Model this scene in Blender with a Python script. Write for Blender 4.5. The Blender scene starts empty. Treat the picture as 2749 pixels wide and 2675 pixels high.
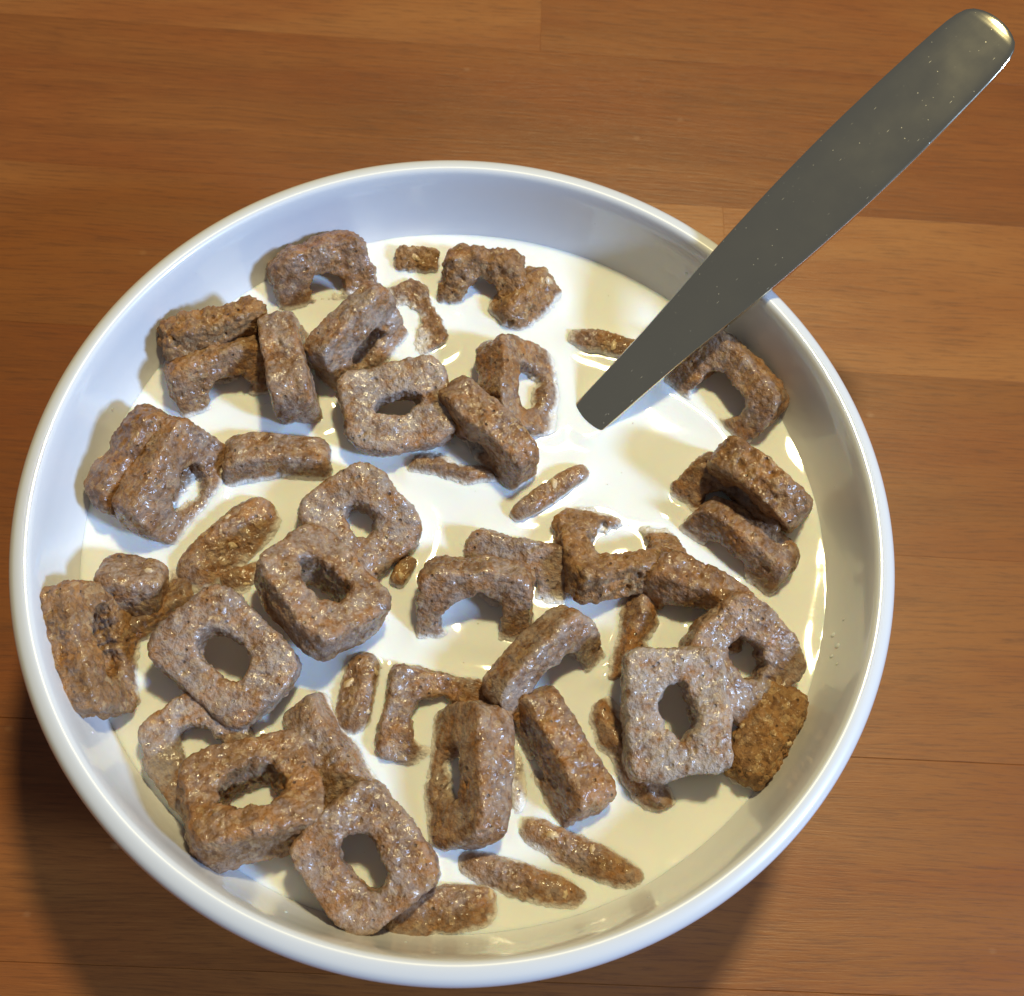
import bpy, math
import numpy as np
from mathutils import Matrix, Vector

MM = 0.001
scene = bpy.context.scene

# ------------------------------------------------------------------ camera
cam_data = bpy.data.cameras.new('camera')
cam = bpy.data.objects.new('camera', cam_data)
scene.collection.objects.link(cam)
cam_data.sensor_width = 36.0
cam_data.lens = 36.0 * 3350.0 / 2749.0
cam_data.clip_start = 0.005
cam_data.clip_end = 20.0
_pitch, _roll = 0.409, 0.156
_up = Vector((0, math.cos(_pitch), math.sin(_pitch)))
_rt = Vector((1, 0, 0))
_r = math.cos(_roll) * _rt + math.sin(_roll) * _up
_u = -math.sin(_roll) * _rt + math.cos(_roll) * _up
_b = _r.cross(_u)
CAM = Vector((8.2, -82.711, 216.44)) * MM
cam.matrix_world = Matrix(((_r.x, _u.x, _b.x, CAM.x), (_r.y, _u.y, _b.y, CAM.y), (_r.z, _u.z, _b.z, CAM.z), (0, 0, 0, 1)))
cam_data.dof.use_dof = True
cam_data.dof.focus_distance = 0.226
cam_data.dof.aperture_fstop = 36.0
scene.camera = cam

# ------------------------------------------------------------------ light and exposure
world = bpy.data.worlds.new('World')
scene.world = world
world.use_nodes = True
_bg = world.node_tree.nodes['Background']
_bg.inputs['Color'].default_value = (0.96, 0.97, 1.0, 1)
_bg.inputs['Strength'].default_value = 0.10

def area_light(name, direction, dist, size, power, color, shape='DISK', size_y=None):
    d = bpy.data.lights.new(name, 'AREA')
    d.shape = shape
    d.size = size
    if size_y: d.size_y = size_y
    d.energy = power
    d.color = color
    o = bpy.data.objects.new(name, d)
    scene.collection.objects.link(o)
    v = Vector(direction).normalized()
    o.location = v * dist
    o.rotation_euler = v.to_track_quat('Z', 'Y').to_euler()
    return o

def azel(az, el):
    a, e = math.radians(az), math.radians(el)
    return (math.cos(a) * math.cos(e), math.sin(a) * math.cos(e), math.sin(e))

# warm pendant lamp above and beyond the bowl, cool window to the right
area_light('pendant_lamp', azel(76, 67), 1.1, 0.10, 8.8, (1.0, 0.86, 0.45))
area_light('window_light', azel(-16, 33), 3.0, 0.34, 100.0, (0.41, 0.62, 1.0), 'RECTANGLE', 0.46)

vs = scene.view_settings
vs.view_transform = 'Standard'
vs.look = 'None'
vs.exposure = 0.0
vs.gamma = 1.0
vs.use_curve_mapping = False
scene.cycles.use_denoising = True
scene.cycles.max_bounces = 10
scene.cycles.diffuse_bounces = 5
scene.cycles.sample_clamp_indirect = 4.0

# ------------------------------------------------------------------ helpers
def link(o):
    scene.collection.objects.link(o)
    return o

def tag(o, label=None, category=None, group=None, kind=None):
    if label: o['label'] = label
    if category: o['category'] = category
    if group: o['group'] = group
    if kind: o['kind'] = kind
    return o

def mesh_obj(name, verts, faces, mat, parent=None, smooth=True):
    me = bpy.data.meshes.new(name)
    verts = np.asarray(verts, dtype=np.float32)
    faces = np.asarray(faces, dtype=np.int32)
    n, k = faces.shape
    me.vertices.add(len(verts))
    me.vertices.foreach_set('co', verts.ravel())
    me.loops.add(n * k)
    me.loops.foreach_set('vertex_index', faces.ravel())
    me.polygons.add(n)
    me.polygons.foreach_set('loop_start', np.arange(0, n * k, k, dtype=np.int32))
    me.polygons.foreach_set('loop_total', np.full(n, k, dtype=np.int32))
    me.polygons.foreach_set('use_smooth', np.full(n, smooth, dtype=bool))
    me.update(calc_edges=True)
    me.validate()
    me.materials.append(mat)
    o = link(bpy.data.objects.new(name, me))
    if parent: o.parent = parent
    return o

def grid_faces(nu, nv, wrap_u=True, wrap_v=True):
    iu = np.arange(nu if wrap_u else nu - 1)
    iv = np.arange(nv if wrap_v else nv - 1)
    a, b = np.meshgrid(iu, iv, indexing='ij')
    a2, b2 = (a + 1) % nu, (b + 1) % nv
    return np.stack([a * nv + b, a2 * nv + b, a2 * nv + b2, a * nv + b2], -1).reshape(-1, 4)

def smoothstep(a, b, x):
    t = np.clip((x - a) / (b - a), 0, 1)
    return t * t * (3 - 2 * t)

def _hash(ix, iy, iz, seed):
    h = (ix.astype(np.uint32) * np.uint32(374761393) + iy.astype(np.uint32) * np.uint32(668265263)
         + iz.astype(np.uint32) * np.uint32(2147483647) + np.uint32(seed * 974711 % 4294967295))
    h = (h ^ (h >> np.uint32(13))) * np.uint32(1274126177)
    h = (h ^ (h >> np.uint32(16))) * np.uint32(2246822519)
    return h ^ (h >> np.uint32(15))

def perlin(p, seed=0):
    i = np.floor(p).astype(np.int64)
    f = p - i
    w = f * f * f * (f * (f * 6 - 15) + 10)
    out = 0
    for dx in (0, 1):
        for dy in (0, 1):
            for dz in (0, 1):
                h = _hash(i[:, 0] + dx, i[:, 1] + dy, i[:, 2] + dz, seed)
                gx = (h & 255) / 127.5 - 1
                gy = ((h >> np.uint32(8)) & 255) / 127.5 - 1
                gz = ((h >> np.uint32(16)) & 255) / 127.5 - 1
                dot = gx * (f[:, 0] - dx) + gy * (f[:, 1] - dy) + gz * (f[:, 2] - dz)
                wt = (w[:, 0] if dx else 1 - w[:, 0]) * (w[:, 1] if dy else 1 - w[:, 1]) * (w[:, 2] if dz else 1 - w[:, 2])
                out = out + dot * wt
    return out

def worley(p, seed=0):
    i = np.floor(p).astype(np.int64)
    best = np.full(len(p), 9.0)
    for dx in (-1, 0, 1):
        for dy in (-1, 0, 1):
            for dz in (-1, 0, 1):
                c = i + np.array([dx, dy, dz])
                h = _hash(c[:, 0], c[:, 1], c[:, 2], seed)
                q = np.stack([(h & 255) / 255., ((h >> np.uint32(8)) & 255) / 255., ((h >> np.uint32(16)) & 255) / 255.], -1)
                d = ((c + q - p) ** 2).sum(1)
                best = np.minimum(best, d)
    return np.sqrt(best)

# ------------------------------------------------------------------ materials
class NT:
    def __init__(self, name):
        self.mat = bpy.data.materials.new(name)
        self.mat.use_nodes = True
        self.t = self.mat.node_tree
        self.bsdf = self.t.nodes['Principled BSDF']
    def n(self, typ, **kw):
        nd = self.t.nodes.new(typ)
        for k, v in kw.items(): setattr(nd, k, v)
        return nd
    def l(self, a, b): self.t.links.new(a, b)
    def math(self, op, a, b=None, clamp=False):
        nd = self.n('ShaderNodeMath', operation=op, use_clamp=clamp)
        for i, x in enumerate((a, b)):
            if x is None: continue
            if isinstance(x, (int, float)): nd.inputs[i].default_value = x
            else: self.l(x, nd.inputs[i])
        return nd.outputs[0]
    def mix(self, fac, a, b, blend='MIX'):
        nd = self.n('ShaderNodeMix', data_type='RGBA', blend_type=blend)
        for i, x in ((0, fac), (6, a), (7, b)):
            if isinstance(x, (int, float)): nd.inputs[i].default_value = x
            elif isinstance(x, tuple): nd.inputs[i].default_value = (*x, 1)
            else: self.l(x, nd.inputs[i])
        return nd.outputs[2]
    def ramp(self, fac, stops):
        nd = self.n('ShaderNodeValToRGB')
        el = nd.color_ramp.elements
        while len(el) < len(stops): el.new(0.5)
        for e, (p, c) in zip(el, stops):
            e.position = p
            e.color = (c, c, c, 1) if isinstance(c, (int, float)) else (*c, 1)
        self.l(fac, nd.inputs[0])
        return nd.outputs[0]
    def mapping(self, src, scale=(1, 1, 1), loc=None):
        nd = self.n('ShaderNodeMapping')
        nd.inputs['Scale'].default_value = scale
        if loc is not None: self.l(loc, nd.inputs['Location'])
        self.l(src, nd.inputs['Vector'])
        return nd.outputs[0]
    def noise(self, vec, scale, detail=3, rough=0.55, dist=0):
        nd = self.n('ShaderNodeTexNoise')
        nd.inputs['Scale'].default_value = scale
        nd.inputs['Detail'].default_value = detail
        nd.inputs['Roughness'].default_value = rough
        nd.inputs['Distortion'].default_value = dist
        self.l(vec, nd.inputs['Vector'])
        return nd.outputs['Fac']
    def voronoi(self, vec, scale, feature='F1', out='Distance', rnd=1.0):
        nd = self.n('ShaderNodeTexVoronoi', feature=feature)
        nd.inputs['Scale'].default_value = scale
        nd.inputs['Randomness'].default_value = rnd
        self.l(vec, nd.inputs['Vector'])
        return nd.outputs[out]
    def prop(self, name):
        nd = self.n('ShaderNodeAttribute', attribute_type='OBJECT', attribute_name=name)
        return nd.outputs['Fac']
    def bump(self, height, strength, dist, normal=None):
        nd = self.n('ShaderNodeBump')
        nd.inputs['Strength'].default_value = strength
        nd.inputs['Distance'].default_value = dist
        self.l(height, nd.inputs['Height'])
        if normal is not None: self.l(normal, nd.inputs['Normal'])
        return nd.outputs[0]
    def set(self, **kw):
        for k, v in kw.items():
            s = self.bsdf.inputs[k.replace('_', ' ')]
            if hasattr(v, 'is_output') or hasattr(v, 'links'): self.l(v, s)
            elif isinstance(v, tuple) and len(v) == 3 and s.type == 'RGBA': s.default_value = (*v, 1)
            else: s.default_value = v

def wood_material():
    m = NT('oiled_wood')
    co = m.n('ShaderNodeTexCoord').outputs['Object']
    rnd = m.n('ShaderNodeObjectInfo').outputs['Random']
    off = m.n('ShaderNodeCombineXYZ')
    m.l(m.math('MULTIPLY', rnd, 7.3), off.inputs[0]); m.l(m.math('MULTIPLY', rnd, 3.1), off.inputs[1])
    add = m.n('ShaderNodeVectorMath', operation='ADD')
    m.l(co, add.inputs[0]); m.l(off.outputs[0], add.inputs[1])
    p = add.outputs[0]
    warp = m.noise(m.mapping(p, (6, 30, 6)), 1.0, 2)
    wv = m.n('ShaderNodeVectorMath', operation='MULTIPLY_ADD')
    cx = m.n('ShaderNodeCombineXYZ'); m.l(warp, cx.inputs[1])
    m.l(cx.outputs[0], wv.inputs[0]); wv.inputs[1].default_value = (0, 0.012, 0); m.l(p, wv.inputs[2])
    q = wv.outputs[0]
    bands = m.noise(m.mapping(q, (5, 130, 5)), 1.0, 3, 0.6)
    fibre = m.noise(m.mapping(q, (85, 1500, 60)), 1.0, 4, 0.68)
    fine = m.noise(m.mapping(q, (160, 3200, 100)), 1.0, 2, 0.6)
    tone = m.prop('tone')
    c = m.mix(m.ramp(bands, [(0.3, 0.0), (0.7, 1.0)]), (0.1647, 0.0460, 0.0086), (0.2538, 0.0800, 0.0155))
    c = m.mix(m.ramp(tone, [(0, 0.0), (1, 0.95)]), c, (0.3740, 0.1408, 0.0331))
    hue = m.noise(m.mapping(q, (14, 60, 10)), 1.0, 2)
    c = m.mix(m.ramp(hue, [(0.4, 0.0), (0.65, 0.6)]), c, (0.2360, 0.0622, 0.0114))
    dark = m.ramp(fibre, [(0.36, 1.0), (0.5, 0.0)])
    c = m.mix(m.math('MULTIPLY', dark, 0.44), c, (0.0979, 0.0281, 0.0063))
    light = m.ramp(fibre, [(0.55, 0.0), (0.75, 1.0)])
    c = m.mix(m.math('MULTIPLY', light, 0.3), c, (0.4007, 0.1482, 0.0343))
    pores = m.ramp(fine, [(0.26, 1.0), (0.38, 0.0)])
    c = m.mix(m.math('MULTIPLY', pores, 0.45), c, (0.0890, 0.0296, 0.0086))
    sc = m.voronoi(m.mapping(p, (40, 55, 40)), 1.0)
    specks = m.ramp(sc, [(0.0, 1.0), (0.05, 0.0)])
    c = m.mix(m.math('MULTIPLY', specks, 0.35), c, (0.4897, 0.2594, 0.1142))
    h = m.math('ADD', m.math('MULTIPLY', fibre, 0.7), m.math('MULTIPLY', fine, 0.4))
    m.set(Base_Color=c, Roughness=m.ramp(fibre, [(0.3, 0.42), (0.7, 0.33)]), Normal=m.bump(h, 0.25, 0.0004))
    m.bsdf.inputs['Specular IOR Level'].default_value = 0.45
    return m.mat

def ceramic_material():
    m = NT('white_glazed_ceramic')
    co = m.n('ShaderNodeTexCoord').outputs['Object']
    big = m.noise(co, 90, 2)
    sp = m.voronoi(co, 170)
    speck = m.ramp(sp, [(0.0, 1.0), (0.035, 0.0)])
    c = m.mix(m.math('MULTIPLY', speck, 0.35), (0.755, 0.755, 0.765), (0.28, 0.24, 0.2))
    m.set(Base_Color=c, Roughness=0.3, Normal=m.bump(big, 0.05, 0.0004))
    m.bsdf.inputs['Subsurface Weight'].default_value = 0.0
    m.bsdf.inputs['Coat Weight'].default_value = 1.0
    m.bsdf.inputs['Coat Roughness'].default_value = 0.025
    return m.mat

def milk_material():
    m = NT('milk')
    co = m.n('ShaderNodeTexCoord').outputs['Object']
    n1 = m.noise(co, 700, 2)
    m.set(Base_Color=(0.95, 0.93, 0.87), Roughness=0.06, Normal=m.bump(n1, 0.02, 0.0003))
    m.bsdf.inputs['IOR'].default_value = 1.35
    m.bsdf.inputs['Subsurface Weight'].default_value = 1.0
    m.bsdf.inputs['Subsurface Radius'].default_value = (1.0, 0.75, 0.5)
    m.bsdf.inputs['Subsurface Scale'].default_value = 0.0008
    return m.mat

def steel_material():
    m = NT('worn_steel')
    co = m.n('ShaderNodeTexCoord').outputs['Object']
    sc1 = m.noise(m.mapping(co, (90, 2200, 90)), 1.0, 3, 0.7)
    sm = m.noise(co, 120, 3)
    dots = m.ramp(m.voronoi(co, 760), [(0.03, 1.0), (0.09, 0.0)])
    dmask = m.ramp(m.noise(co, 260, 2), [(0.44, 0.0), (0.56, 1.0)])
    rot = m.n('ShaderNodeMapping'); rot.inputs['Rotation'].default_value = (0, 0, 1.1); rot.inputs['Scale'].default_value = (170, 1500, 100)
    m.l(co, rot.inputs['Vector'])
    scr = m.ramp(m.voronoi(rot.outputs[0], 1.0), [(0.02, 1.0), (0.07, 0.0)])
    marks = m.math('MAXIMUM', m.math('MULTIPLY', dots, dmask), scr)
    c = m.mix(m.math('MULTIPLY', marks, 0.6), (0.88, 0.83, 0.66), (0.62, 0.57, 0.45))
    r = m.math('ADD', m.ramp(sm, [(0.3, 0.11), (0.7, 0.15)]), m.math('MULTIPLY', marks, 0.25))
    h = m.math('ADD', m.math('MULTIPLY', sc1, 0.3), marks)
    m.set(Base_Color=c, Metallic=m.math('SUBTRACT', 1.0, m.math('MULTIPLY', marks, 0.4)), Roughness=r, Normal=m.bump(h, 0.06, 0.0002))
    return m.mat

def cereal_material(name='bran_cereal', flake=False):
    m = NT(name)
    tc = m.n('ShaderNodeTexCoord').outputs['Object']
    rnd = m.n('ShaderNodeObjectInfo').outputs['Random']
    off = m.n('ShaderNodeCombineXYZ')
    m.l(m.math('MULTIPLY', rnd, 1.7), off.inputs[0]); m.l(m.math('MULTIPLY', rnd, 0.9), off.inputs[2])
    add = m.n('ShaderNodeVectorMath', operation='ADD'); m.l(tc, add.inputs[0]); m.l(off.outputs[0], add.inputs[1])
    p = add.outputs[0]
    milky, dry = m.prop('milky'), m.prop('dry')
    big = m.noise(p, 170, 3, 0.6)
    mid = m.noise(p, 620, 4, 0.65)
    fine = m.noise(p, 1900, 3, 0.7)
    cell = m.n('ShaderNodeTexVoronoi'); cell.inputs['Scale'].default_value = 900
    m.l(p, cell.inputs['Vector'])
    sep = m.n('ShaderNodeSeparateColor'); m.l(cell.outputs['Color'], sep.inputs[0])
    c = m.mix(m.ramp(mid, [(0.32, 0.0), (0.68, 1.0)]), (0.155, 0.066, 0.024), (0.345, 0.178, 0.076))
    c = m.mix(m.ramp(big, [(0.45, 0.0), (0.66, 0.75)]), c, (0.45, 0.185, 0.045))
    c = m.mix(m.math('MULTIPLY', dry, 0.45), c, (0.46, 0.25, 0.09))
    edge = m.ramp(m.n('ShaderNodeNewGeometry').outputs['Pointiness'], [(0.5, 0.0), (0.58, 1.0)])
    c = m.mix(m.math('MULTIPLY', edge, 0.45), c, (0.46, 0.235, 0.085))
    pv = m.voronoi(p, 430)
    pmask = m.ramp(big, [(0.42, 0.0), (0.52, 1.0)])
    pits = m.math('MULTIPLY', m.ramp(pv, [(0.07, 1.0), (0.15, 0.0)]), pmask)
    c = m.mix(m.math('MULTIPLY', pits, 0.85), c, (0.05, 0.02, 0.01))
    grains = m.ramp(sep.outputs[0], [(0.74, 0.0), (0.9, 1.0)])
    c = m.mix(m.math('MULTIPLY', grains, m.math('ADD', 0.4, m.math('MULTIPLY', dry, 0.3))), c, (0.56, 0.36, 0.17))
    bran = m.ramp(sep.outputs[1], [(0.78, 0.0), (0.9, 1.0)])
    c = m.mix(m.math('MULTIPLY', bran, 0.5), c, (0.13, 0.05, 0.02))
    c = m.mix(m.math('MULTIPLY', m.ramp(fine, [(0.34, 1.0), (0.5, 0.0)]), 0.42), c, (0.12, 0.045, 0.018))
    # milk film: patches of thin milk left on the wet piece, heavier at the waterline
    geo = m.n('ShaderNodeNewGeometry')
    pos = m.n('ShaderNodeSeparateXYZ'); m.l(geo.outputs['Position'], pos.inputs[0])
    patch = m.noise(p, 240, 4, 0.6)
    grit = m.noise(p, 1150, 3, 0.6)
    cover = m.math('ADD', m.math('MULTIPLY', m.math('SUBTRACT', patch, 0.5), 2.2), m.math('MULTIPLY', m.math('SUBTRACT', grit, 0.5), 1.4))
    cover = m.math('ADD', cover, m.math('MULTIPLY', m.math('SUBTRACT', milky, 0.5), 0.55))
    cover = m.ramp(m.math('ADD', cover, 0.5), [(0.2, 0.0), (0.9, 1.0)])
    film = m.math('MULTIPLY', cover, m.math('ADD', 0.14, m.math('MULTIPLY', milky, 0.52)))
    film = m.math('MULTIPLY', film, m.math('SUBTRACT', 1.0, m.math('MULTIPLY', dry, 0.7)))
    zz = m.math('ADD', pos.outputs[2], m.math('MULTIPLY', m.math('SUBTRACT', patch, 0.5), 0.007))
    low = m.n('ShaderNodeMapRange'); low.interpolation_type = 'SMOOTHSTEP'
    low.inputs['From Min'].default_value = 0.0024; low.inputs['From Max'].default_value = 0.0004
    low.inputs['To Min'].default_value = 0.0; low.inputs['To Max'].default_value = 0.42
    m.l(zz, low.inputs['Value'])
    film = m.math('MAXIMUM', film, low.outputs[0])
    c = m.mix(film, c, (0.57, 0.505, 0.455))
    soak = m.n('ShaderNodeMapRange'); soak.interpolation_type = 'SMOOTHSTEP'
    soak.inputs['From Min'].default_value = 0.0021; soak.inputs['From Max'].default_value = 0.0012
    soak.inputs['To Max'].default_value = 0.9
    m.l(m.math('ADD', pos.outputs[2], m.math('MULTIPLY', m.math('SUBTRACT', patch, 0.5), 0.0016)), soak.inputs['Value'])
    c = m.mix(soak.outputs[0], c, (0.88, 0.82, 0.73))
    h = m.math('ADD', m.math('MULTIPLY', mid, 0.8), m.math('MULTIPLY', grit, 0.8))
    h = m.math('ADD', h, m.math('MULTIPLY', fine, m.math('ADD', 0.22, m.math('MULTIPLY', dry, 0.45))))
    h = m.math('ADD', h, m.math('MULTIPLY', cell.outputs['Distance'], m.math('MULTIPLY', dry, -0.6)))
    h = m.math('SUBTRACT', h, m.math('MULTIPLY', pits, 0.8))
    nb = m.bump(h, 0.8, 0.0008)
    bead = m.n('ShaderNodeTexVoronoi', feature='SMOOTH_F1'); bead.inputs['Scale'].default_value = 720
    bead.inputs['Smoothness'].default_value = 0.35
    m.l(p, bead.inputs['Vector'])
    hb = m.math('ADD', m.math('MULTIPLY', bead.outputs['Distance'], -1.0), m.math('MULTIPLY', mid, 0.7))
    nc = m.bump(hb, 0.5, 0.0007)
    wet = m.math('SUBTRACT', 1.0, m.math('MULTIPLY', dry, 0.8))
    m.set(Base_Color=c, Normal=nb, Coat_Normal=nc)
    m.l(m.math('ADD', m.math('SUBTRACT', 0.6, m.math('MULTIPLY', film, 0.2)), m.math('MULTIPLY', dry, 0.2)), m.bsdf.inputs['Roughness'])
    m.l(m.math('MULTIPLY', wet, m.ramp(patch, [(0.35, 0.4), (0.6, 1.0)])), m.bsdf.inputs['Coat Weight'])
    m.bsdf.inputs['Coat Roughness'].default_value = 0.11
    m.bsdf.inputs['Coat IOR'].default_value = 1.45
    m.bsdf.inputs['Specular IOR Level'].default_value = 0.25
    return m.mat

def flake_material():
    m = NT('oat_flake')
    tc = m.n('ShaderNodeTexCoord').outputs['Object']
    n = m.noise(tc, 900, 3)
    m.set(Base_Color=m.mix(n, (0.60, 0.40, 0.20), (0.74, 0.56, 0.34)), Roughness=0.45, Normal=m.bump(n, 0.4, 0.0004))
    m.bsdf.inputs['Coat Weight'].default_value = 0.4
    m.bsdf.inputs['Coat Roughness'].default_value = 0.15
    return m.mat

WOOD, CERAMIC, MILK, STEEL, CEREAL, FLAKE = (wood_material(), ceramic_material(), milk_material(),
                                             steel_material(), cereal_material(), flake_material())

# ------------------------------------------------------------------ table top of glued staves
TABLE_Z = -41.0
GRAIN = math.radians(6.3)
ROWS = [-306.0, -260.0, -213.5, -167.0, -120.5, -73.5, -27.0, 19.0, 65.5, 111.0, 157.5, 204.0, 250.0, 296.5, 343.0, 389.0]
# per row: list of (start, end, tone)
STAVES = [
    [(-520, 190, 0.30), (190, 540, 0.5)],
    [(-520, 20, 0.12), (20, 540, 0.42)],
    [(-520, -20, 0.10), (-20, 540, 0.45)],
    [(-520, -30, 0.16), (-30, 540, 0.25)],
    [(-520, 8, 0.42), (8, 62, 0.85), (62, 540, 0.85)],
    [(-520, 540, 0.08)],
    [(-520, 14.5, 0.62), (14.5, 540, 0.30)],
    [(-520, 90, 0.3), (90, 540, 0.5)],
    [(-520, -60, 0.2), (-60, 540, 0.4)],
    [(-520, 120, 0.5), (120, 540, 0.2)],
    [(-520, 30, 0.3), (30, 540, 0.55)],
]
STAVES = [[(-520, 70, 0.35), (70, 540, 0.2)], [(-520, -40, 0.5), (-40, 540, 0.3)], [(-520, 150, 0.15), (150, 540, 0.45)], [(-520, 10, 0.4), (10, 540, 0.25)]] + STAVES

def build_table():
    top = mesh_obj('table_top', np.array([[x, y, z] for x in (-519, 539) for y in (-305, 388) for z in (-28.5, -25.5)]) * MM,
                   [[0, 1, 3, 2], [4, 6, 7, 5], [0, 4, 5, 1], [2, 3, 7, 6], [0, 2, 6, 4], [1, 5, 7, 3]], WOOD, smooth=False)
    top.location = (0, 0, TABLE_Z * MM)
    top.rotation_euler = (0, 0, GRAIN)
    tag(top, 'warm brown wooden table top of glued staves', 'table', kind='structure')
    top['tone'] = 0.3
    for (y0, y1), row in zip(zip(ROWS[:-1], ROWS[1:]), STAVES):
        for x0, x1, tone in row:
            hx, hy, b, e = (x1 - x0) / 2, (y1 - y0) / 2, (0.16 if y1 == -27.0 else 0.05), 0.004
            prof = [(hx - e, hy - e, -25.0), (hx - e, hy - e, -b), (hx - e - b, hy - e - b, 0.0)]
            v, f = [], []
            for X, Y, Z in prof:
                v += [(-X, -Y, Z), (X, -Y, Z), (X, Y, Z), (-X, Y, Z)]
            for k in (0, 1):
                for i in range(4):
                    j = (i + 1) % 4
                    f.append([k * 4 + i, k * 4 + j, k * 4 + 4 + j, k * 4 + 4 + i])
            f += [[8, 9, 10, 11], [3, 2, 1, 0]]
            o = mesh_obj('stave', np.array(v) * MM, f, WOOD, parent=top, smooth=False)
            o.location = ((x0 + x1) / 2 * MM, (y0 + y1) / 2 * MM, 0)
            o['tone'] = tone
build_table()

# ------------------------------------------------------------------ bowl
def catmull(pts, n):
    pts = np.array(pts, float)
    p = np.vstack([2 * pts[0] - pts[1], pts, 2 * pts[-1] - pts[-2]])
    out = []
    for i in range(1, len(p) - 2):
        for t in np.linspace(0, 1, n, endpoint=False):
            a, b, c, d = p[i - 1], p[i], p[i + 1], p[i + 2]
            out.append(0.5 * (2 * b + (c - a) * t + (2 * a - 5 * b + 4 * c - d) * t * t + (3 * b - a - 3 * c + d) * t ** 3))
    out.append(p[-2])
    return np.array(out)

def lathe(name, prof, mat, seg=320, parent=None, wob=0.0):
    a = np.linspace(0, 2 * math.pi, seg, endpoint=False)
    w = 1 + wob * (np.sin(2 * a + .6) + .6 * np.sin(3 * a + 2))
    v = np.stack([prof[:, None, 0] * np.cos(a) * w, prof[:, None, 0] * np.sin(a) * w, prof[:, None, 1] + 0 * a], -1).reshape(-1, 3)
    f = grid_faces(len(prof), seg, wrap_u=False, wrap_v=True)
    return mesh_obj(name, v * MM, f, mat, parent)

INNER = [(0.05, -33), (20, -32.3), (35, -29), (48, -21.5), (57.5, -12.8), (64, -5.6), (68.2, 0.6), (70.2, 5), (71.4, 9),
         (72.2, 12.4), (72.75, 14.2), (73.2, 15.1), (73.9, 15.5), (74.9, 15.4), (76.0, 14.9), (76.75, 14.0), (76.95, 12.8),
         (76.5, 11.0), (75.2, 7.5), (73.2, 2), (69, -6.5), (62, -16.5), (53, -26), (45, -32.5), (39, -36.2), (20, -37.2), (0.05, -37.4)]
bowl = lathe('bowl', catmull(INNER, 7), CERAMIC, wob=0.0006)
tag(bowl, 'white glazed ceramic bowl full of milk and cereal on the wooden table', 'bowl')
lathe('foot_ring', catmull([(40, -35.2), (39.2, -38), (38.8, -40.6), (38, -41), (36.6, -41), (35.8, -40.4), (35.2, -37.5), (34.5, -36.2)], 4), CERAMIC, 160, bowl)

# ------------------------------------------------------------------ cereal pieces
CONTACT = []          # world points of every mesh near the milk level

def displace(v, nrm, seed, rough, dry):
    s = seed * 13.7
    q = v + s
    d = 0.48 * perlin(q / 6.5, seed) + 0.40 * perlin(q / 2.8, seed + 1) * rough
    d += (0.30 + 0.40 * dry) * rough * (0.55 - worley(q / 1.9, seed + 2))
    d += (0.27 + 0.20 * dry) * rough * (0.5 - worley(q / 0.95, seed + 6))
    d += 0.20 * rough * perlin(q / 0.7, seed + 3)
    pit = smoothstep(0.32, 0.52, perlin(q / 1.8, seed + 4))
    d -= (0.45 + 0.8 * dry) * pit
    chip = smoothstep(0.25, 0.6, perlin(q / 7.5, seed + 5))
    d -= (0.5 + 1.0 * dry) * chip
    return v + nrm * d[:, None]

def grid_normals(v, nu, nv, wu, wv):
    g = v.reshape(nu, nv, 3)
    du = np.roll(g, -1, 0) - np.roll(g, 1, 0)
    dv = np.roll(g, -1, 1) - np.roll(g, 1, 1)
    if not wu:
        du[0] = g[1] - g[0]; du[-1] = g[-1] - g[-2]
    n = np.cross(du, dv)
    l = np.linalg.norm(n, axis=-1, keepdims=True)
    return (n / np.maximum(l, 1e-9)).reshape(-1, 3)

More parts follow.
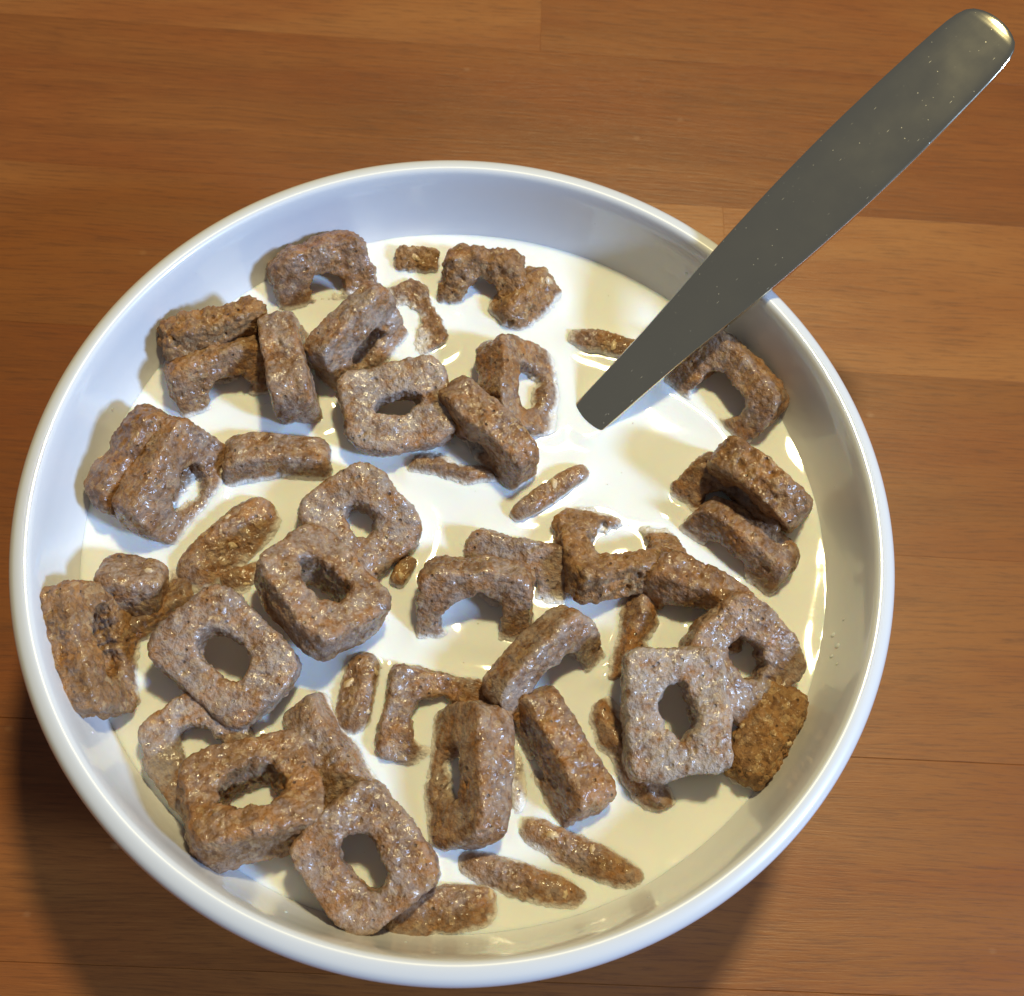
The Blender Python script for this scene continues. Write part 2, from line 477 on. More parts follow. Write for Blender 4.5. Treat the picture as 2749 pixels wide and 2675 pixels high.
def ring_shape(L, W, T, hl, hw, seed, rough, dry, N=216, M=84):
    rs = np.random.RandomState(seed)
    a = np.linspace(0, 2 * math.pi, N, endpoint=False)
    po = 4.2 + rs.rand() * 2.0
    ca, sa = np.cos(a), np.sin(a)
    ro = (np.abs(ca / (L / 2)) ** po + np.abs(sa / (W / 2)) ** po) ** (-1 / po)
    pi_ = 2.2
    ri = (np.abs(ca / (hl / 2)) ** pi_ + np.abs(sa / (hw / 2)) ** pi_) ** (-1 / pi_)
    ph = rs.rand(6) * 6.28
    ro = ro * (1 + 0.02 * np.sin(2 * a + ph[0]) + 0.02 * np.sin(3 * a + ph[1]))
    ri = ri * (1 + 0.07 * np.sin(2 * a + ph[2]) + 0.06 * np.sin(3 * a + ph[3]))
    for kk in range(4, 10):
        ro = ro * (1 + 0.007 * rs.randn() * np.sin(kk * a + rs.rand() * 6.28))
        ri = ri * (1 + 0.022 * rs.randn() * np.sin(kk * a + rs.rand() * 6.28))
    notch = rs.rand() * 6.28
    ro = ro * (1 - 0.05 * np.exp(-((np.angle(np.exp(1j * (a - notch)))) / 0.3) ** 2))
    thick = T * (1 + 0.09 * np.sin(a + ph[4]) + 0.05 * np.sin(2 * a + ph[5]))
    b = np.linspace(0, 2 * math.pi, M, endpoint=False)
    pc = 7.0
    rr = (np.abs(np.cos(b)) ** pc + np.abs(np.sin(b)) ** pc) ** (-1 / pc)
    bx, bz = rr * np.cos(b), rr * np.sin(b)
    mid, hwid = (ro + ri) / 2, (ro - ri) / 2
    rad = mid[:, None] + hwid[:, None] * bx
    z = thick[:, None] / 2 * bz
    bend = 0.5 * np.sin(2 * a + ph[1])[:, None] * (0.5 + rs.rand())
    v = np.stack([rad * ca[:, None], rad * sa[:, None], z + bend], -1).reshape(-1, 3)
    # wedge: sides lean a little
    v[:, 0] += 0.10 * (rs.rand() - 0.5) * 2 * v[:, 2]
    v[:, 1] += 0.10 * (rs.rand() - 0.5) * 2 * v[:, 2]
    n = -grid_normals(v, N, M, True, True)
    c = np.stack([mid * ca, mid * sa, 0 * a], -1).repeat(M, 0)
    if ((v - c) * n).sum() < 0: n = -n
    side = 1 - np.abs(n[:, 2])
    return displace(v, n, seed, rough * (0.75 + 0.7 * side), dry), grid_faces(N, M)[:, ::-1]

def chunk_shape(L, W, T, seed, rough, dry, p=3.6, N=120, M=80):
    a = np.linspace(0, 2 * math.pi, N, endpoint=False)
    b = np.linspace(-math.pi / 2 + 0.03, math.pi / 2 - 0.03, M)
    A, B = np.meshgrid(a, b, indexing='ij')
    d = np.stack([np.cos(B) * np.cos(A), np.cos(B) * np.sin(A), np.sin(B)], -1).reshape(-1, 3)
    h = np.array([L, W, T]) / 2
    r = (np.abs(d / h) ** p).sum(1) ** (-1 / p)
    v = d * r[:, None]
    n = d / h; n /= np.linalg.norm(n, axis=1, keepdims=True)
    k = min(1.0, min(L, W, T) / 7.0)
    w = displace(v, n, seed, rough, dry)
    v = v + (w - v) * k
    f = grid_faces(N, M, True, False)
    c0, c1 = len(v), len(v) + 1
    v = np.vstack([v, v.reshape(N, M, 3)[:, 0].mean(0), v.reshape(N, M, 3)[:, -1].mean(0)])
    i = np.arange(N); j = (i + 1) % N
    cap = np.vstack([np.stack([i * M, np.full(N, c0), np.full(N, c0), j * M], -1)])
    caps = np.vstack([np.stack([np.full(N, c0), j * M, i * M], -1), np.stack([np.full(N, c1), i * M + M - 1, j * M + M - 1], -1)])
    return v, f, caps

def add_caps(o, caps):
    import bmesh
    bm = bmesh.new(); bm.from_mesh(o.data); bm.verts.ensure_lookup_table()
    for c in caps:
        try:
            fc = bm.faces.new([bm.verts[int(x)] for x in c]); fc.smooth = True
        except ValueError:
            pass
    bmesh.ops.recalc_face_normals(bm, faces=bm.faces)
    bm.to_mesh(o.data); bm.free()

# label, position (mm), long axis, normal, (L, W, T, hole length, hole width), shape, milky, dry, rough
PIECES = [
    ('brown cereal ring arching out of the milk nearest the upper left bowl wall',
     (-36.3, 51.1, 1.0), (0.851, 0.525, 0.0), (0.383, -0.756, 0.530), (20, 17, 7.8, 7.2, 4.84), 'ring', 0.25, 0, 1.3),
    ('cereal ring with a grey crumbly face, against the upper left bowl wall',
     (-51.3, 31.0, 3.5), (0.832, 0.554, 0.0), (0.447, -0.761, 0.469), (20, 17, 6.9, 8.55, 5.984), 'ring', 0.1, 0.7, 1.5),
    ('orange brown cereal arch just below the grey crumbly one at upper left',
     (-49.6, 24.9, 1.0), (0.814, 0.582, 0.0), (0.453, -0.717, 0.530), (20, 17, 6.9, 8.55, 5.984), 'ring', 0.25, 0.2, 1),
    ('cereal ring standing on edge like an upright bar, right of the orange brown arch',
     (-37.0, 28.2, 4.0), (-0.327, 0.945, 0.0), (0.929, 0.327, 0.174), (20, 17, 7.2, 8.55, 5.984), 'ring', 0.45, 0, 1),
    ('tilted cereal ring with a narrow slit hole, right of the upright bar',
     (-25.8, 36.8, 4.0), (0.427, 0.904, 0.0), (0.779, -0.477, 0.407), (20, 17, 6.9, 8.1, 4.4), 'ring', 0.6, 0, 1),
    ('thin curved orange cereal edge breaking the milk right of the slit ring',
     (-18.3, 45.2, -2.1), (0.531, -0.847, 0.0), (-0.241, -0.193, 0.951), (17, 14.5, 6, 8.1, 6.16), 'ring', 0.1, 0.1, 1.3),
    ('low crumbly cereal piece at the top edge of the milk',
     (-18.4, 59.5, 0.6), (0.992, 0.122, 0.0), (0.045, -0.255, 0.966), (9, 5.5, 5, 8.55, 5.984), 'chunk', 0.1, 0.8, 1.5),
    ('brown cereal arch at the top of the milk, highest in the bowl',
     (-4.3, 55.0, 1.0), (1.000, 0.019, 0.0), (0.028, -0.829, 0.559), (16.5, 16, 6.9, 7.2, 5.28), 'ring', 0.1, 0.5, 1.4),
    ('blunt cereal lump at the top, just right of the topmost arch',
     (4.6, 54.0, 0.0), (0.425, 0.905, 0.0), (0.627, -0.440, 0.643), (14, 10, 9, 8.55, 5.984), 'chunk', 0.2, 0.5, 1.3),
    ('cereal ring with a tall white milk filled hole, left of the spoon tip',
     (6.1, 33.1, 2.0), (0.293, -0.956, 0.0), (0.659, 0.117, 0.743), (20, 17, 7.8, 8.55, 7.04), 'ring', 0.3, 0, 1),
    ('milk coated cereal ring with a dark sideways slot, in the upper middle',
     (-15.8, 23.5, 5.2), (0.932, 0.363, 0.0), (0.021, -0.207, 0.978), (20.265, 17.37, 6.555, 9, 3.696), 'ring', 0.75, 0, 1),
    ('cereal ring on edge slanting down to the right beside the slotted ring',
     (1.4, 21.5, 3.0), (0.722, -0.692, 0.0), (-0.635, -0.766, 0.105), (23.16, 16.405, 7.22, 4.5, 3.52), 'ring', 0.35, 0, 1),
    ('mostly sunken cereal ring under the slanting one in the upper middle',
     (-2.9, 11.9, -5.6), (0.993, -0.114, 0.0), (0.062, -0.764, 0.643), (20, 17, 6.9, 8.55, 5.984), 'ring', 0.3, 0, 1),
    ('cereal ring lying on edge as a level bar, right of the large left chunk',
     (-36.1, 9.2, -2.6), (0.989, 0.151, 0.0), (0.201, -0.918, 0.342), (20.265, 16.405, 7.22, 5.4, 3.52), 'ring', 0.5, 0, 1),
    ('large cereal ring with a pale blue hole at the left of the bowl',
     (-52.3, 1.8, 3.0), (0.161, 0.987, 0.0), (0.771, -0.276, 0.574), (21.7125, 19.3, 6.555, 8.55, 5.984), 'ring', 0.4, 0, 1),
    ('thick cereal ring pressed behind the large left ring, against the bowl wall',
     (-58.1, 4.0, 3.0), (0.151, 0.989, 0.0), (0.655, -0.397, 0.643), (20, 18, 7.6, 8.55, 5.984), 'ring', 0.15, 0, 1.3),
    ('flat brown cereal slab barely out of the milk, below the level bar',
     (-41.4, -7.3, 0.1), (0.563, 0.826, 0.0), (0.267, -0.213, 0.940), (22, 10, 7, 4.5, 3.52), 'sliver', 0.35, 0, 1.2),
    ('low cereal ring under the small block at the left edge',
     (-55.2, -17.7, -3.0), (0.665, -0.746, 0.0), (-0.312, 0.350, 0.883), (20, 17, 6.9, 8.55, 5.984), 'ring', 0.35, 0, 1),
    ('small shiny cereal block at the left, on top of a sunken ring',
     (-55.6, -18.9, 4.2), (0.996, -0.091, 0.0), (0.079, -0.815, 0.574), (12, 9, 9, 8.55, 5.984), 'chunk', 0.5, 0, 1),
    ('leftmost cereal ring, leaning on the bowl wall with its slit hole upright',
     (-58.2, -31.3, 6.0), (0.594, -0.805, 0.0), (0.807, 0.259, 0.530), (23.16, 15.9225, 6.555, 11.7, 5.72), 'ring', 0.25, 0.35, 1.3),
    ('flat milk coated cereal ring with a diagonal oval hole, left of centre',
     (-35.8, -29.4, 6.6), (0.829, -0.560, 0.0), (0.056, -0.235, 0.970), (22.195, 17.8525, 6.555, 10.35, 6.16), 'ring', 0.6, 0, 1),
    ('flat grey brown cereal ring with a small hole in the middle of the bowl',
     (-18.4, -0.1, 3.0), (0.745, -0.667, 0.0), (0.072, -0.195, 0.978), (19.5, 18, 7, 6.3, 4.84), 'ring', 0.65, 0, 1),
    ('tall thick cereal ring propped on the flat one, with a deep diagonal hole',
     (-22.5, -15.4, 7.0), (0.756, -0.655, 0.0), (0.219, 0.342, 0.914), (21.7125, 17.177, 8.55, 9.9, 5.984), 'ring', 0.5, 0, 1),
    ('tiny orange cereal crumb floating in the middle of the milk',
     (-9.4, -7.2, 0.6), (0.284, 0.959, 0.0), (0.086, 0.014, 0.996), (6.5, 3.4, 4, 8.55, 5.984), 'chunk', 0, 0.3, 1),
    ('rounded cereal ring edge just behind the wide central arch',
     (11.2, -5.2, -1.0), (0.998, -0.057, 0.0), (-0.009, -0.407, 0.914), (20, 17, 6.9, 8.55, 5.984), 'ring', 0.6, 0, 1),
    ('wide cereal arch over a blue shaded milk pool at the centre',
     (4.7, -12.6, 1.5), (0.994, 0.108, 0.0), (0.093, -0.760, 0.643), (21.23, 19.3, 7.22, 11.7, 8.8), 'ring', 0.45, 0, 1),
    ('thin cereal sliver slanting up to the right, in the open milk below the spoon',
     (15.1, 12.8, 0.5), (0.717, 0.697, 0.0), (0.000, -0.000, 1.000), (18, 4.2, 6, 8.55, 5.984), 'sliver', 0.35, 0, 1.2),
    ('u shaped cereal ring with a pale broken edge, right of centre',
     (29.4, 2.7, 1.0), (0.927, 0.376, 0.0), (-0.016, 0.573, 0.819), (22.195, 19.3, 7.98, 10.8, 8.8), 'ring', 0.2, 0.5, 1.3),
    ('orange brown cereal bar between the u shaped piece and the round holed ring',
     (43.9, -5.2, 1.0), (0.907, -0.421, 0.0), (-0.330, -0.852, 0.407), (21.23, 16.405, 7.41, 8.55, 5.984), 'ring', 0.2, 0, 1),
    ('sunken orange cereal ring below the u shaped piece',
     (29.9, -11.5, -3.8), (0.219, 0.976, 0.0), (-0.665, 0.074, 0.743), (20, 17, 6.9, 8.55, 5.984), 'ring', 0.2, 0, 1),
    ('curved cereal ring rising like a hook, right of the wide central arch',
     (19.6, -22.9, 1.6), (0.575, 0.818, 0.0), (0.652, -0.443, 0.616), (22.195, 19.3, 6.555, 11.7, 8.8), 'ring', 0.6, 0, 1),
    ('cereal ring with a round milk white hole near the right wall',
     (52.8, -14.5, 5.0), (0.777, -0.630, 0.0), (0.140, -0.312, 0.940), (19.5, 18, 7, 7.2, 6.16), 'ring', 0.6, 0, 1),
    ('milk glazed cereal ring lying flat with an upright oval hole, lower right',
     (41.5, -27.0, 7.4), (-0.212, 0.977, 0.0), (0.021, -0.224, 0.974), (22.195, 17.8525, 6.555, 9.45, 5.72), 'ring', 0.9, 0, 1),
    ('dry crumbly cereal block beside the lower right bowl wall',
     (58.8, -27.4, 1.0), (0.468, 0.884, 0.0), (0.876, -0.416, 0.242), (19.5, 12, 9.3, 8.55, 5.984), 'chunk', 0, 0.85, 1.5),
    ('dry looking cereal bar on top of the right hand stack',
     (53.6, 18.7, 5.5), (0.840, -0.543, 0.0), (0.481, 0.832, 0.276), (20, 17, 6.9, 8.55, 5.984), 'ring', 0.15, 0.3, 1),
    ('shaded cereal ring underneath the top bar of the right hand stack',
     (48.5, 15.4, 0.2), (0.822, -0.569, 0.0), (-0.337, -0.547, 0.766), (21.23, 16.405, 6.555, 8.55, 5.984), 'ring', 0.3, 0, 1),
    ('cereal bar with a pale crumb at its end, lowest of the right hand stack',
     (50.8, 7.0, -0.8), (0.857, -0.516, 0.0), (-0.434, -0.769, 0.469), (22.195, 16.405, 7.6, 8.55, 5.984), 'ring', 0.3, 0, 1),
    ('curled cereal ring right of the spoon handle against the bowl wall',
     (46.1, 39.2, 1.8), (0.752, -0.660, 0.0), (-0.398, -0.570, 0.719), (21.23, 18.335, 6.555, 10.8, 7.92), 'ring', 0.35, 0, 1.2),
    ('row of orange cereal bits poking from the milk left of the spoon',
     (22.3, 47.0, 0.1), (0.998, -0.062, 0.0), (-0.000, -0.000, 1.000), (16, 5, 5, 8.55, 5.984), 'sliver', 0.15, 0, 1.9),
    ('flat cereal ring half under the milk, left above the tall slit ring',
     (1.3, -32.9, -0.7), (0.994, -0.106, 0.0), (0.192, -0.283, 0.940), (20, 17, 6.9, 10.8, 7.92), 'ring', 0.45, 0, 1),
    ('tall cereal ring with a narrow upright slit, bottom centre',
     (7.5, -42.1, 3.0), (-0.192, 0.981, 0.0), (-0.761, -0.092, 0.643), (24.125, 17.37, 7.22, 8.55, 5.984), 'ring', 0.45, 0, 1),
    ('ridged cereal bar slanting down right of the tall slit ring',
     (22.1, -37.3, 1.0), (0.616, -0.788, 0.0), (-0.735, -0.543, 0.407), (22.6775, 16.405, 7.6, 3.6, 2.64), 'ring', 0.3, 0, 1.2),
    ('thin curved cereal edge in the milk left of the glazed flat ring',
     (38.4, -32.0, -2.7), (0.598, -0.802, 0.0), (0.463, 0.362, 0.809), (22.195, 16.405, 5.225, 11.7, 8.8), 'ring', 0.25, 0, 1),
    ('upper of two cereal slivers lying in the milk at the bottom',
     (28.7, -51.4, -0.9), (0.962, -0.273, 0.0), (-0.134, -0.401, 0.906), (23.5, 6.2, 8, 4.5, 3.52), 'sliver', 0.35, 0, 1.2),
    ('lower of two cereal slivers lying in the milk at the bottom',
     (19.7, -57.1, -0.9), (0.991, -0.136, 0.0), (-0.055, -0.419, 0.906), (23, 6.2, 8, 4.5, 3.52), 'sliver', 0.35, 0, 1.2),
    ('mostly sunken shiny cereal ring at the bottom edge of the milk',
     (6.8, -64.4, 0.2), (0.969, 0.246, 0.0), (0.048, -0.131, 0.990), (20, 8, 6, 8.55, 5.984), 'sliver', 0.35, 0, 1.2),
    ('flat brown cereal ring with an oval hole, lowest in the bowl',
     (-6.3, -58.6, 5.6), (0.752, -0.660, 0.0), (0.147, -0.170, 0.974), (20.7475, 18.8175, 6.555, 9.45, 5.72), 'ring', 0.45, 0, 1),
    ('glossy cereal slab slanting toward the lowest flat ring',
     (-14.4, -40.2, -2.6), (0.623, -0.782, 0.0), (0.699, 0.539, 0.469), (19.5, 17, 8, 4.5, 3.52), 'ring', 0.55, 0, 1),
    ('small pointed cereal tip between two slabs, lower left of centre',
     (-13.0, -30.5, 0.3), (0.014, 1.000, 0.0), (-0.423, 0.008, 0.906), (15, 6.5, 6, 8.55, 5.984), 'sliver', 0.35, 0, 1.2),
    ('thick cereal ring with a large oval hole holding milk, lower left',
     (-26.3, -52.1, 5.8), (0.854, 0.520, 0.0), (0.016, 0.374, 0.927), (22.195, 18.335, 9.975, 11.7, 7.48), 'ring', 0.3, 0.2, 1.3),
    ('milk coated cereal ring tucked behind the thick lower left ring',
     (-36.9, -45.2, 1.5), (0.670, -0.742, 0.0), (0.041, -0.169, 0.985), (20, 17, 6.9, 9, 7.04), 'ring', 0.7, 0, 1),
    ('tiny orange cereal crumb at the lower left milk edge',
     (-19.2, -63.0, -0.6), (0.873, -0.487, 0.0), (0.000, 0.000, 1.000), (6, 4, 3, 8.55, 5.984), 'chunk', 0.1, 0, 1),
    ('small orange cereal crumb above the diagonal holed ring',
     (-37.5, -13.1, -1.0), (0.855, 0.518, 0.0), (0.222, -0.260, 0.940), (9, 6, 6, 8.55, 5.984), 'chunk', 0.1, 0, 1),
    ('tiny dark cereal crumb left of the dry crumbly block',
     (54.2, -21.6, 0.0), (0.987, 0.158, 0.0), (0.000, 0.000, 1.000), (5, 3.5, 4, 8.55, 5.984), 'chunk', 0, 0.6, 1),
    ('thin orange cereal edge right of the tall slit ring',
     (16.4, -40.0, -0.8), (-0.107, 0.994, 0.0), (0.635, 0.099, 0.766), (15, 4, 4.5, 8.55, 5.984), 'sliver', 0.1, 0, 1),
]

def oat_flake(parent, v, nrm, idx, size, seed, R):
    rs = np.random.RandomState(seed)
    nz = nrm[idx]
    t = np.cross(nz, rs.randn(3)); t /= np.linalg.norm(t)
    s = np.cross(nz, t)
    k = 12
    a = np.linspace(0, 2 * math.pi, k, endpoint=False)
    rad = size * (0.7 + 0.45 * rs.rand(k))
    pts = [v[idx] + nz * 0.28]
    for r0, hgt in ((0.62, 0.24), (1.0, -0.12)):
        for i in range(k):
            pts.append(v[idx] + (t * math.cos(a[i]) + s * 0.62 * math.sin(a[i])) * rad[i] * r0 + nz * (hgt + 0.08 * rs.randn()))
    f = []
    for i in range(k):
        j = (i + 1) % k
        f.append([0, 1 + i, 1 + j]); f.append([1 + i, 1 + k + i, 1 + k + j]); f.append([1 + i, 1 + k + j, 1 + j])
    mesh_obj('oat_flake', np.array(pts) * MM, f, FLAKE, parent)

for num, (label, loc, ux, nz, dims, shape, milky, dry, rough) in enumerate(PIECES):
    seed = 11 + num * 7
    nz = np.array(nz, float); nz /= np.linalg.norm(nz)
    ux = np.array(ux, float); ux -= nz * (ux @ nz); ux /= np.linalg.norm(ux)
    vy = np.cross(nz, ux)
    R = np.stack([ux, vy, nz], 1)
    if shape == 'ring':
        v, f = ring_shape(*dims, seed, rough, dry)
        o = mesh_obj('cereal_ring', v * MM, f, CEREAL)
        caps = None
    else:
        v, f, caps = chunk_shape(*dims[:3], seed, rough, dry, 3.2 if shape == 'sliver' else 4.4)
        o = mesh_obj('cereal_crumb' if max(dims[:3]) < 10 else 'cereal_sliver' if shape == 'sliver' else 'cereal_chunk', v * MM, f, CEREAL)
        add_caps(o, caps)
    loc = np.array(loc, float)
    o.matrix_world = Matrix(((R[0, 0], R[0, 1], R[0, 2], loc[0] * MM), (R[1, 0], R[1, 1], R[1, 2], loc[1] * MM),
                             (R[2, 0], R[2, 1], R[2, 2], loc[2] * MM), (0, 0, 0, 1)))
    tag(o, label, 'cereal', 'bran cereal pieces in the milk')
    o['milky'], o['dry'] = float(milky), float(dry)
    w = v @ R.T + loc
    sel = np.abs(w[:, 2] - 0.2) < 0.55
    CONTACT.append(w[sel][:, :2])
    # a few pale oat flakes pressed into the crust
    n = v.copy() * 0
    me = o.data
    nn = np.empty(len(me.vertices) * 3, np.float32); me.vertices.foreach_get('normal', nn); nn = nn.reshape(-1, 3)
    up = (nn[:len(v)] @ R.T)
    rs = np.random.RandomState(seed + 3)
    cand = np.where((w[:, 2] > 1.6) & (up @ np.array([0.0, -0.3, 0.95]) > 0.35))[0]
    if len(cand) > 300:
        for q in range(rs.randint(1, 4)):
            oat_flake(o, v, nn, rs.choice(cand), 0.7 + 0.75 * rs.rand(), seed + q, R)

# ------------------------------------------------------------------ spoon
E0 = np.array([20.1, 29.9, 0.0])
AX = np.array([80.96, 98.74, 44.0]) - E0; AX /= np.linalg.norm(AX)
SD = np.array([-AX[1], AX[0], 0.0]); SD /= np.linalg.norm(SD)
NN = np.cross(AX, SD)
spoon = link(bpy.data.objects.new('spoon', None))
spoon.empty_display_size = 0.01
spoon.matrix_world = Matrix(((AX[0], SD[0], NN[0], E0[0] * MM), (AX[1], SD[1], NN[1], E0[1] * MM), (AX[2], SD[2], NN[2], E0[2] * MM), (0, 0, 0, 1)))
tag(spoon, 'stainless steel spoon standing in the milk with its handle over the rim', 'spoon')

def spoon_handle():
    st = np.array([(-14, 3.3), (-6, 3.5), (0, 3.9), (14, 4.5), (25, 5.3), (36, 6.4), (50, 7.4), (62, 7.9), (72, 8.05), (82, 7.85), (90, 7.55), (95, 7.3), (98, 7.05), (100, 6.7), (101.6, 6.1), (102.7, 5.1), (103.4, 3.7), (103.8, 2.2), (103.95, 0.7)])
    xs = np.concatenate([np.linspace(-14, 93, 120, endpoint=False), 93 + 10.9 * np.sin(np.linspace(0, math.pi / 2, 40))])
    w = np.interp(xs, st[:, 0], st[:, 1])
    xs = xs * np.where(xs > 0, 1.017, 1.0)
    w[:118] = np.convolve(np.pad(w, 8, mode='edge'), np.ones(17) / 17, 'valid')[:118]
    M = 64
    b = np.linspace(0, 2 * math.pi, M, endpoint=False)
    pw = 11.0
    rr = (np.abs(np.cos(b)) ** pw + np.abs(np.sin(b)) ** pw) ** (-1 / pw)
    by, bz = rr * np.cos(b), rr * np.sin(b)
    th = np.interp(xs, [-14, 30, 70, 104], [2.5, 2.0, 1.7, 1.6]) / 2
    v = []
    for x, ww, t in zip(xs, w, th):
        crown = 0.5 * (1 - by ** 2) * np.where(bz > 0, 1, -0.4)
        arch = 0.5 * ((x - 45) / 60.0) ** 2 * -0.3 - 0.5
        v.append(np.stack([np.full(M, x), by * ww, bz * t + crown * min(1, ww / 6) + arch], -1))
    v = np.array(v)
    o = mesh_obj('handle', v.reshape(-1, 3) * MM, grid_faces(len(xs), M, False, True), STEEL, spoon)
    import bmesh
    bm = bmesh.new(); bm.from_mesh(o.data); bm.verts.ensure_lookup_table()
    for k in (0, len(xs) - 1):
        bm.faces.new([bm.verts[k * M + i] for i in range(M)])
    bmesh.ops.recalc_face_normals(bm, faces=bm.faces)
    bm.to_mesh(o.data); bm.free()
    w3 = v.reshape(-1, 3) @ np.stack([AX, SD, NN], 0) + E0
    CONTACT.append(w3[np.abs(w3[:, 2]) < 0.9][:, :2])

def spoon_bowl():
    na, nr = 64, 16
    v = []
    for s in (1, -1):
        for i in range(nr + 1):
            q = i / nr
            for k in range(na):
                a = 2 * math.pi * k / na
                x = -33 + 22 * q * math.cos(a)
                y = 13.5 * q * math.sin(a) * (1 - 0.12 * math.cos(a))
                z = -6.5 * (1 - q ** 2) + (0.5 if s > 0 else -0.5) * (1 - 0.7 * q ** 6) + 0.4
                v.append((x, y, z))
    v = np.array(v)
    f = grid_faces(nr + 1, na, False, True)
    f2 = f[:, ::-1] + (nr + 1) * na
    o0 = nr * na
    i = np.arange(na); j = (i + 1) % na
    edge = np.stack([o0 + i, (nr + 1) * na + o0 + i, (nr + 1) * na + o0 + j, o0 + j], -1)
    # tilt the bowl level so that it stays inside the dish
    t = math.radians(-14)
    c, s_ = math.cos(t), math.sin(t)
    x, z = v[:, 0] + 12, v[:, 2]
    v[:, 0] = x * c - z * s_ - 12
    v[:, 2] = x * s_ + z * c
    mesh_obj('spoon_bowl', v * MM, np.vstack([f, f2, edge]), STEEL, spoon)
spoon_handle()
spoon_bowl()

# ------------------------------------------------------------------ milk with menisci
RW = 68.35
def milk_height():
    h = 0.5
    n = int(2 * 72 / h) + 1
    ax = np.linspace(-72, 72, n)
    X, Y = np.meshgrid(ax, ax, indexing='ij')
    fixed = np.zeros((n, n), bool)
    val = np.zeros((n, n))
    rs = np.random.RandomState(5)
    for pts in CONTACT:
        if len(pts) == 0: continue
        amp = 1.15 + 0.65 * rs.rand()
        i = np.clip(np.round((pts + 72) / h).astype(int), 0, n - 1)
        fixed[i[:, 0], i[:, 1]] = True
        val[i[:, 0], i[:, 1]] = amp
    wall = X ** 2 + Y ** 2 > RW ** 2
    fixed |= wall
    val[wall] = 1.3
    z = val.copy()
    lam = 4.2
    k = 1 / (1 + h * h / (4 * lam * lam))
    for it in range(1100):
        s = 0.25 * (np.roll(z, 1, 0) + np.roll(z, -1, 0) + np.roll(z, 1, 1) + np.roll(z, -1, 1)) * k
        z = np.where(fixed, val, s)
    for it in range(4):   # soften the contact edges
        z = 0.5 * z + 0.125 * (np.roll(z, 1, 0) + np.roll(z, -1, 0) + np.roll(z, 1, 1) + np.roll(z, -1, 1))
    return ax, h, z - 0.35

def build_milk():
    ax, h, zg = milk_height()
    nr, na = 150, 420
    r = np.linspace(0.05, 68.9, nr)
    a = np.linspace(0, 2 * math.pi, na, endpoint=False)
    x = r[:, None] * np.cos(a); y = r[:, None] * np.sin(a)
    gx, gy = (x + 72) / h, (y + 72) / h
    i, j = np.floor(gx).astype(int), np.floor(gy).astype(int)
    fx, fy = gx - i, gy - j
    z = (zg[i, j] * (1 - fx) * (1 - fy) + zg[i + 1, j] * fx * (1 - fy) + zg[i, j + 1] * (1 - fx) * fy + zg[i + 1, j + 1] * fx * fy)
    top = np.stack([x, y, z], -1).reshape(-1, 3)
    under = []
    for q in (0.93, 0.8, 0.5, 0.0007):
        under.append(np.stack([68.9 * q * np.cos(a), 68.9 * q * np.sin(a), np.full(na, {0.93: -5.0, 0.8: -10.5, 0.5: -14.0, 0.0007: -14.0}[q])], -1))
    v = np.vstack([top] + under)
    o = mesh_obj('milk', v * MM, grid_faces(nr + 4, na, False, True), MILK)
    tag(o, 'creamy white milk filling the bowl around the cereal', 'milk', kind='stuff')
    return ax, h, zg
AXG, HG, ZG = build_milk()

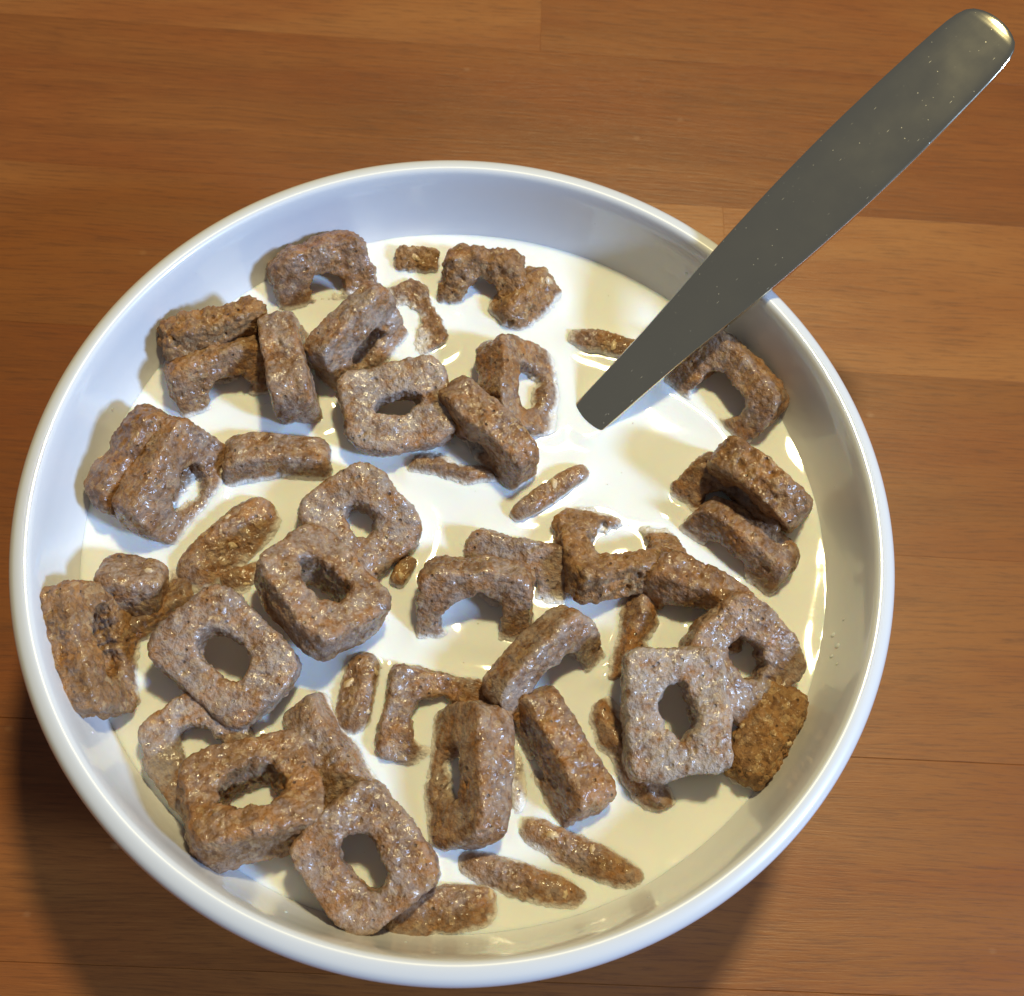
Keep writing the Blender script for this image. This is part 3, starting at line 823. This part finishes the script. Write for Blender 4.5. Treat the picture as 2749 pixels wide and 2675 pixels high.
# ------------------------------------------------------------------ fine cereal dust floating on the milk
def build_dust():
    rs = np.random.RandomState(21)
    pts = np.vstack([c for c in CONTACT if len(c)])
    V, Fc = [], []
    base = np.array([(1, 0, 0), (-1, 0, 0), (0, 1, 0), (0, -1, 0), (0, 0, 1), (0, 0, -1)], float)
    tri = np.array([(0, 2, 4), (2, 1, 4), (1, 3, 4), (3, 0, 4), (2, 0, 5), (1, 2, 5), (3, 1, 5), (0, 3, 5)])
    n = 0
    while n < 130:
        if rs.rand() < 0.7:
            c = pts[rs.randint(len(pts))] + rs.randn(2) * 2.2
        else:
            r, t = 66 * math.sqrt(rs.rand()), rs.rand() * 6.283
            c = np.array([r * math.cos(t), r * math.sin(t)])
        if np.hypot(*c) > 67: continue
        i, j = int((c[0] + 72) / HG), int((c[1] + 72) / HG)
        s = 0.06 + 0.13 * rs.rand() ** 2
        V.append(base * s * (0.6 + 0.8 * rs.rand(6, 1)) + np.array([c[0], c[1], ZG[i, j] + 0.02]))
        Fc.append(tri + 6 * n)
        n += 1
    o = mesh_obj('cereal_dust', np.vstack(V) * MM, np.vstack(Fc), CEREAL, smooth=False)
    o['milky'], o['dry'] = 0.0, 1.0
    tag(o, 'fine brown cereal specks floating on the milk', 'crumbs', kind='stuff')
build_dust()

# ------------------------------------------------------------------ dried milk drops on the inner bowl wall
def build_drops():
    rs = np.random.RandomState(9)
    prof = catmull(INNER[5:12], 12)
    V, Fc, base = [], [], 0
    k = 10
    for ang, zc, sz in [(-8, 5.2, .55), (-9.5, 4.2, .4), (-6, 3.6, .5), (-11, 6.4, .3), (-4, 5.9, .3), (-88, 5.0, .35), (-96, 4.2, .3), (-80, 4.6, .4),
                        (-70, 6.0, .3), (-104, 6.5, .35), (-118, 5.2, .3), (-55, 5.5, .35), (150, 6.0, .3), (168, 4.0, .35), (60, 8.0, .3), (-140, 7.5, .3)]:
        i = np.argmin(np.abs(prof[:, 1] - zc))
        t = prof[i + 1] - prof[i]; t /= np.linalg.norm(t)
        a = math.radians(ang)
        er = np.array([math.cos(a), math.sin(a), 0]); et = np.array([-math.sin(a), math.cos(a), 0])
        sl = er * t[0] + np.array([0, 0, t[1]])
        n = -er * t[1] + np.array([0, 0, t[0]])
        c = er * prof[i, 0] + np.array([0, 0, prof[i, 1]])
        ring = []
        for rr, hh in ((1.0, -0.06), (0.8, 0.16), (0.45, 0.28)):
            for q in range(k):
                b = 2 * math.pi * q / k
                ring.append(c + sz * rr * (math.cos(b) * et + 1.3 * math.sin(b) * sl) + n * hh * sz)
        ring.append(c + n * 0.31 * sz)
        V += ring
        for lv in (0, 1):
            for q in range(k):
                p0, p1 = base + lv * k + q, base + lv * k + (q + 1) % k
                Fc += [[p0, p1, p1 + k], [p0, p1 + k, p0 + k]]
        for q in range(k):
            Fc.append([base + 2 * k + q, base + 2 * k + (q + 1) % k, base + 3 * k])
        base += 3 * k + 1
    o = mesh_obj('milk_drops', np.array(V) * MM, Fc, MILK)
    tag(o, 'tiny milk drops splashed on the inner bowl wall', 'drops', kind='stuff')
build_drops()
